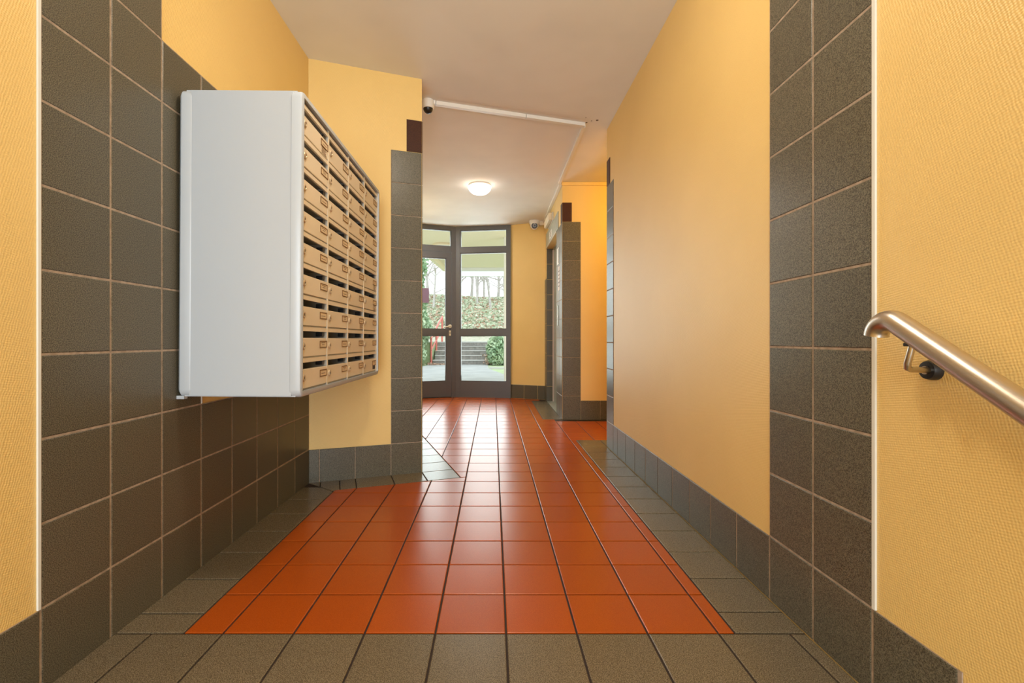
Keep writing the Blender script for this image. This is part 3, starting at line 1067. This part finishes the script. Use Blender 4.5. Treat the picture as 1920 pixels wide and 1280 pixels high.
stickers = {(0, 0): (stickm, -.02, -.135), (4, 3): (stickm, 0, -.14), (5, 3): (stickm, 0, -.14), (6, 2): (stickm, 0, -.14), (8, 3): (stkd, -.02, -.12)}
for r in range(9):
    for c in range(4):
        zb = GZ1 - (r + 1) * rh
        yc = GY0 + (c + .5) * cw
        lift_ = random.uniform(-.004, .004)
        d = put(doorm, 'door', mb, (MXD - BASE[0] + lift_, yc - BASE[1], zb - BASE[2]))
        put(lipm, 'slot_lip', mb, (MXD - BASE[0], yc - BASE[1], zb + rh - BASE[2]))
        put(clipm, 'slot_clip', mb, (MXD - BASE[0], yc + cw / 2 - .13 - BASE[1], zb + .415 - BASE[2]))
        lk = put(lockm, 'lock', d, (.006, -cw / 2 + .115, .20))
        kh = put(keym, 'keyhole', d, (.008, -cw / 2 + .115, .20))
        kh.rotation_euler = (random.choice((0, 0, .6, 1.57)), 0, 0)
        put(platem, 'name_plate', d, (.006, cw / 2 - .22, .225))
        put(paperm, 'name_paper', d, (.006, cw / 2 - .22, .225))
        put(printm[(r * 3 + c) % 4], 'name_print', d, (.006, cw / 2 - .22, .225))
        if (r, c) in stickers:
            sm, dy, dz = stickers[r, c]
            put(sm, 'sticker', d, (.006, cw / 2 - .22 + dy, .225 + dz))
mb.rotation_euler = (0, math.radians(.35), 0)

# ------------------------------------------------------------------ handrail on the right wall
xr = 4.03
ry1, rz1 = 4.66, 4.335
slope = .62
hr = thing('handrail', (xr, 3.0, 2.5), 'brushed steel handrail with downturned end on the yellow wall', 'handrail')
pts = []
for k in range(9):
    y = -6.0 + (ry1 - .04 + 6.0) * k / 8
    pts.append((xr, y, rz1 - (ry1 - y) * slope))
ang0 = math.atan(slope)
R_ = .17
# arc from the rising direction over the top and down
cyc, czc = pts[-1][1] + R_ * math.sin(ang0), pts[-1][2] - R_ * math.cos(ang0)
for k in range(1, 13):
    a = ang0 - (ang0 + PI / 2 * .93) * k / 12
    pts.append((xr, cyc - R_ * math.sin(a), czc + R_ * math.cos(a)))
B().tube(pts, .107, 28, caps=False).build('tube', 'steel', hr, smooth=True)
end = Vector(pts[-1])
tdir = (Vector(pts[-1]) - Vector(pts[-2])).normalized()
B().lathe(end - tdir * .012, tdir, [(.106, 0), (.095, .010), (0, .008)], 28).build('end_cap', 'steel', hr, smooth=True)
for yb in (4.45, -.2, -4.6):
    zc = rz1 - (ry1 - yb) * slope
    br = B().tube([(xr, yb, zc - .09), (xr, yb + .02, zc - .165), (xr, yb + .06, zc - .29), (xr + .015, yb + .075, zc - .335), (xr + .06, yb + .09, zc - .352), (XR - .04, yb + .17, zc - .365)], .030, 12)
    br.build('bracket', 'steel', hr, smooth=True)
    B().lathe((XR, yb + .18, zc - .365), (-1, 0, 0), [(.100, 0), (.100, .05), (.088, .085), (.04, .09), (0, .09)], 26).build('rosette', 'black_plastic', hr, smooth=True)
    B().lathe((XR - .088, yb + .18, zc - .365), (-1, 0, 0), [(.042, 0), (.042, .02), (0, .02)], 16).build('bracket_screw', 'steel', hr, smooth=True)
    B().box(xr - .05, xr + .05, yb - .06, yb + .06, zc - .125, zc - .09, .008).build('saddle', 'black_plastic', hr)

# ------------------------------------------------------------------ outdoors
GA = 34.2
ground = struct(B().prism([(-90, GA - .2), (60, GA - .2), (60, 84), (-90, 84)], -.6, -.06).build('ground_lawn', 'lawn'), 'green lawn either side of the garden path', 'lawn')
path = struct(B().prism([(-9.8, GA - .6), (2.0, GA - .6), (2.6, 48), (-.6, 66), (-.9, 77.2), (-10.6, 77.2), (-11.5, 60)], -.3, 0.0).build('path', 'paving'), 'pale grey paved path leading from the door to outdoor steps', 'path')
kerb = struct(B().prism([(-.55, 66), (6, 63.2), (6, 64.0), (-.55, 66.8)], -.1, .25).build('kerb', 'step_nosing'), 'low pale kerb beside the lawn at the outdoor steps', 'kerb')
# steps
SX0, SX1 = -10.0, -.95
st = thing('outdoor_steps', ((SX0 + SX1) / 2, 77, 0), 'five concrete steps with pale nosings at the end of the path', 'steps', kind='structure')
zs = [0, .73, 1.47, 2.24, 3.0, 3.7]
for k in range(5):
    y0 = 77 + 1.6 * k
    s_ = B().box(SX0 + .15 * (k % 2), SX1 - .1 * (k % 2), y0, y0 + 2.2 if k < 4 else y0 + 9, zs[k] - .5, zs[k + 1] - .08).build('step', 'concrete_step', st)
    B().box(SX0 - .05 + .15 * (k % 2), SX1 + .05, y0 - .08, y0 + 1.62, zs[k + 1] - .09, zs[k + 1]).build('nosing', 'step_nosing', st)
upper = struct(B().prism([(-30, 85), (14, 85), (14, 96), (-30, 96)], 3.0, 3.75).build('path_upper', 'paving'), 'pale upper path above the outdoor steps', 'path')
# railing
ra = thing('stair_railing', (-10.3, 77, 0), 'red painted metal railing climbing beside the outdoor steps', 'railing')
for py, z0 in ((76.8, 0), (80.6, 1.6), (85.4, 3.7)):
    B().tube([(-10.25 + (py - 77) * .10, py, z0), (-10.25 + (py - 77) * .10, py, z0 + 4.6)], .17, 10).build('post', 'red_paint', ra, smooth=True)
B().tube([(-10.25, 76.4, 4.3), (-9.4, 85.6, 8.4)], .16, 10).build('top_rail', 'red_paint', ra, smooth=True)
B().tube([(-10.25, 76.6, 2.4), (-9.4, 85.6, 6.2)], .13, 10).build('middle_rail', 'red_paint', ra, smooth=True)

# bank
b = B()
nx, ny = 40, 24
rb = random.Random(3)


def hill(x, y):
    t = max(0.0, (y - 90))
    side = 0.02 * max(0, x) * min(1, t / 20)
    return 3.4 + t * .235 - max(0, t - 62) * .16 + .5 * math.sin(x * .13 + y * .07) * min(1, t / 15) + side


for j in range(ny + 1):
    for i in range(nx + 1):
        x, y = -70 + 130 * i / nx, 83.5 + 140 * j / ny
        edge = 0 if (x > -31 and x < 14 and y < 96) else 0
        z = hill(x, y) + rb.uniform(-.12, .12) if y > 92 else (3.3 if -31 < x < 14 else 3.3 + .2 * max(0, (y - 84)) * .3)
        b.v.append((x, y, z))
for j in range(ny):
    for i in range(nx):
        a = j * (nx + 1) + i
        b.f.append((a, a + 1, a + nx + 2, a + nx + 1))
bank = struct(b.build('hill_bank', 'bank_soil', smooth=True), 'grassy hillside strewn with fallen leaves beyond the steps', 'hillside')
slope_l = struct(B().prism([(-70, 77), (-10.3, 77), (-10.3, 86), (-70, 86)], -.4, 3.7).build('lawn_bank_side', 'lawn'), 'low green bank to the railing side of the steps', 'bank')
slope_r = struct(B().prism([(-.8, 77.6), (60, 77.6), (60, 86), (-.8, 86)], -.4, 2.6).build('lawn_bank_hedge', 'lawn'), 'low green bank under the hedge beside the steps', 'bank')


def leaf_mesh(n, pos, size, rnd, flat=0.0):
    b = B()
    for _ in range(n):
        p = Vector(pos())
        s = size * rnd.uniform(.6, 1.4)
        d = Vector((rnd.gauss(0, 1), rnd.gauss(0, 1), rnd.gauss(0, 1) * (1 - flat))).normalized()
        w = d.cross(Vector((rnd.gauss(0, 1), rnd.gauss(0, 1), rnd.gauss(0, 1) * (1 - flat)))).normalized()
        m = d.cross(w) * .15
        b.quad(p - d * s, p + w * s * .55 + m * s, p + d * s, p - w * s * .55 + m * s)
    return b


rnd = random.Random(11)


def on_hill():
    x = rnd.uniform(-34, 16)
    y = 96 + (rnd.random() ** 1.3) * 75
    return (x, y, hill(x, y) + rnd.uniform(.0, .5))


o = leaf_mesh(9000, on_hill, .55, rnd, .35).build('bank_grass', 'grass_tuft')
tag(o, 'tufts of green grass, coloured pale for glare, covering the hillside', 'grass', kind='stuff')
o = leaf_mesh(5000, on_hill, .42, rnd, .7).build('fallen_leaves', 'leaf_litter')
tag(o, 'brown fallen leaves scattered over the hillside', 'leaves', kind='stuff')


def litter():
    k = rnd.randrange(3)
    if k == 0:
        return (rnd.gauss(-10.4, .7), rnd.uniform(75, 84), rnd.uniform(.05, .3) + max(0, .0))
    if k == 1:
        return (rnd.gauss(-.7, .5), rnd.uniform(75.5, 80), rnd.uniform(.05, 1.6))
    return (rnd.uniform(-10.6, -8), rnd.uniform(75.5, 77), .06)


o = leaf_mesh(500, litter, .22, rnd, .6).build('step_leaves', 'leaf_litter')
tag(o, 'red brown leaves piled at the edges of the outdoor steps', 'leaves', kind='stuff')


def shrub(c, rad, n, size, mat, label, name='garden_shrub', cat='shrub', stems=5, group=None):
    t = thing(name, (c[0], c[1], c[2] - rad[2]), label, cat, group)

    def pos():
        while True:
            v = Vector((rnd.uniform(-1, 1), rnd.uniform(-1, 1), rnd.uniform(-1, 1)))
            if .35 < v.length < 1 + .08 * rnd.random():
                return (c[0] + v.x * rad[0], c[1] + v.y * rad[1], c[2] + v.z * rad[2])
    leaf_mesh(n, pos, size, rnd).build('foliage', mat, t)
    for k in range(stems):
        x, y = c[0] + rnd.uniform(-.5, .5) * rad[0], c[1] + rnd.uniform(-.5, .5) * rad[1]
        B().tube([(c[0] + (x - c[0]) * .5, c[1] + (y - c[1]) * .5, c[2] - rad[2]), (x, y, c[2] + rad[2] * .5)], [.12, .05], 6).build('stem', 'bark', t)
    return t


shrub((.9, 76.5, 2.3), (2.0, 2.6, 2.6), 2600, .30, 'leaf_green', 'leafy green hedge at the foot of the steps on the lawn side')
shrub((5.2, 80, 3.0), (2.6, 3.0, 2.8), 1500, .34, 'leaf_green', 'broad green hedge behind the steps, further from the path')
shrub((-12.6, 76, 5.9), (2.4, 3.0, 3.2), 2600, .32, 'leaf_green', 'rounded green bush behind the red railing')
shrub((-13.0, 74, 2.0), (2.2, 2.5, 2.1), 1800, .28, 'leaf_green', 'low green bush at the foot of the red railing')


# ivy covered tree
def tree_branches(b, p, d, l, r, depth, rr):
    q = p + d * l
    mid = p + d * l * .5 + Vector((rr.gauss(0, .04), rr.gauss(0, .04), 0)) * l
    b.tube([p, mid, q], [r, r * .85, r * .68], 6, caps=False)
    if depth == 0:
        return
    for k in range(2 if rr.random() < .55 else 3):
        nd = (d + Vector((rr.gauss(0, .42), rr.gauss(0, .42), rr.gauss(.05, .2)))).normalized()
        tree_branches(b, q, nd, l * rr.uniform(.62, .82), r * .62, depth - 1, rr)


iv = thing('ivy_tree', (-13.2, 80, 2), 'tall tree trunk clad in green ivy beside the path', 'tree')
B().tube([(-13.4, 80, 2), (-13.2, 80, 10), (-12.9, 80, 24)], [.7, .6, .45], 12).build('trunk', 'bark', iv, smooth=True)


def ivpos():
    z = rnd.uniform(9.5, 23)
    a, r = rnd.uniform(0, 2 * PI), rnd.uniform(.5, 1.75) * (1.1 - .25 * math.sin(z))
    return (-13.4 + r * math.cos(a), 80 + r * math.sin(a), z)


leaf_mesh(3200, ivpos, .34, rnd).build('ivy', 'leaf_dark', iv)

# bare winter trees on the bank
tx = [(-21, 150, .9), (-16.5, 128, .55), (-14, 158, .8), (-10.5, 140, .5), (-7.5, 160, .85), (-4.5, 134, .5), (-3.0, 152, .7), (-.6, 126, .55), (1.8, 165, .9), (3.6, 140, .5), (-12.2, 170, .8), (-6, 175, .8)]
for k, (x, y, r) in enumerate(tx):
    rr = random.Random(100 + k)
    z = hill(x, y) - .3
    t = thing('bare_tree', (x, y, z), 'leafless winter tree standing on the hillside', 'tree', 'bare trees on the hillside')
    h = rr.uniform(9, 14)
    lean = Vector((rr.gauss(0, .05), rr.gauss(0, .05), 1)).normalized()
    tb = B()
    P0 = Vector((x, y, z))
    tb.tube([P0, P0 + lean * h * .5, P0 + lean * h], [r * .6, r * .5, r * .42], 8, caps=False)
    tb.build('trunk', 'bark', t, smooth=True)
    br = B()
    for q in range(8):
        base = P0 + lean * h * rr.uniform(.35, 1.0)
        d = Vector((rr.gauss(0, .7), rr.gauss(0, .4), rr.uniform(.6, 1.1))).normalized()
        tree_branches(br, base, d, rr.uniform(5, 8), r * .26, 3, rr)
    br.build('branches', 'bark', t)

# porch canopy
cn = thing('porch_canopy', (0, 44, 12.2), 'cream porch canopy above the garden door outside', 'canopy')
B().prism([(-9.4, 33.7), (9, 33.6), (9, 53.5), (-5.6, 53.5), (-6.1, 45)], 12.45, 13.1).build('soffit', 'soffit_cream', cn)
B().prism([(-5.6, 53.5), (9, 53.5), (9, 54.0), (-5.6, 54.0)], 12.1, 13.4).build('fascia', 'off_white_render', cn)
B().prism([(-9.6, 33.7), (-6.3, 45), (-5.75, 53.5), (-5.4, 53.5), (-5.9, 45), (-9.2, 33.7)], 12.0, 13.2).build('edge_beam', 'soffit_cream', cn)
B().prism([(-6, 60), (12, 60), (12, 60.5), (-6, 60.5)], 12.35, 13.0).build('outer_beam', 'off_white_render', cn)
for bx_ in (-5.6, 3.4):
    B().prism([(bx_, 53.9), (bx_ + .3, 53.9), (bx_ + .3, 60.2), (bx_, 60.2)], 12.7, 13.0).build('link_beam', 'off_white_render', cn)
B().box(.88, 1.22, 37.6, 38.1, -.05, 12.45).build('post', 'off_white_render', cn)
pl = thing('porch_lamp', (-4.35, 40.5, 12.45), 'round white porch lamp seen through the transom pane', 'lamp')
B().lathe((-4.35, 40.5, 12.45), (0, 0, -1), [(.9, 0), (.95, .06), (.95, .16), (.9, .2), (0, .2)], 30).build('rim', 'soffit_cream', pl, smooth=True)
B().lathe((-4.35, 40.5, 12.3), (0, 0, -1), [(.86, 0), (.82, .22), (.6, .42), (.3, .50), (0, .52)], 30).build('shade', 'off_white_render', pl, smooth=True)
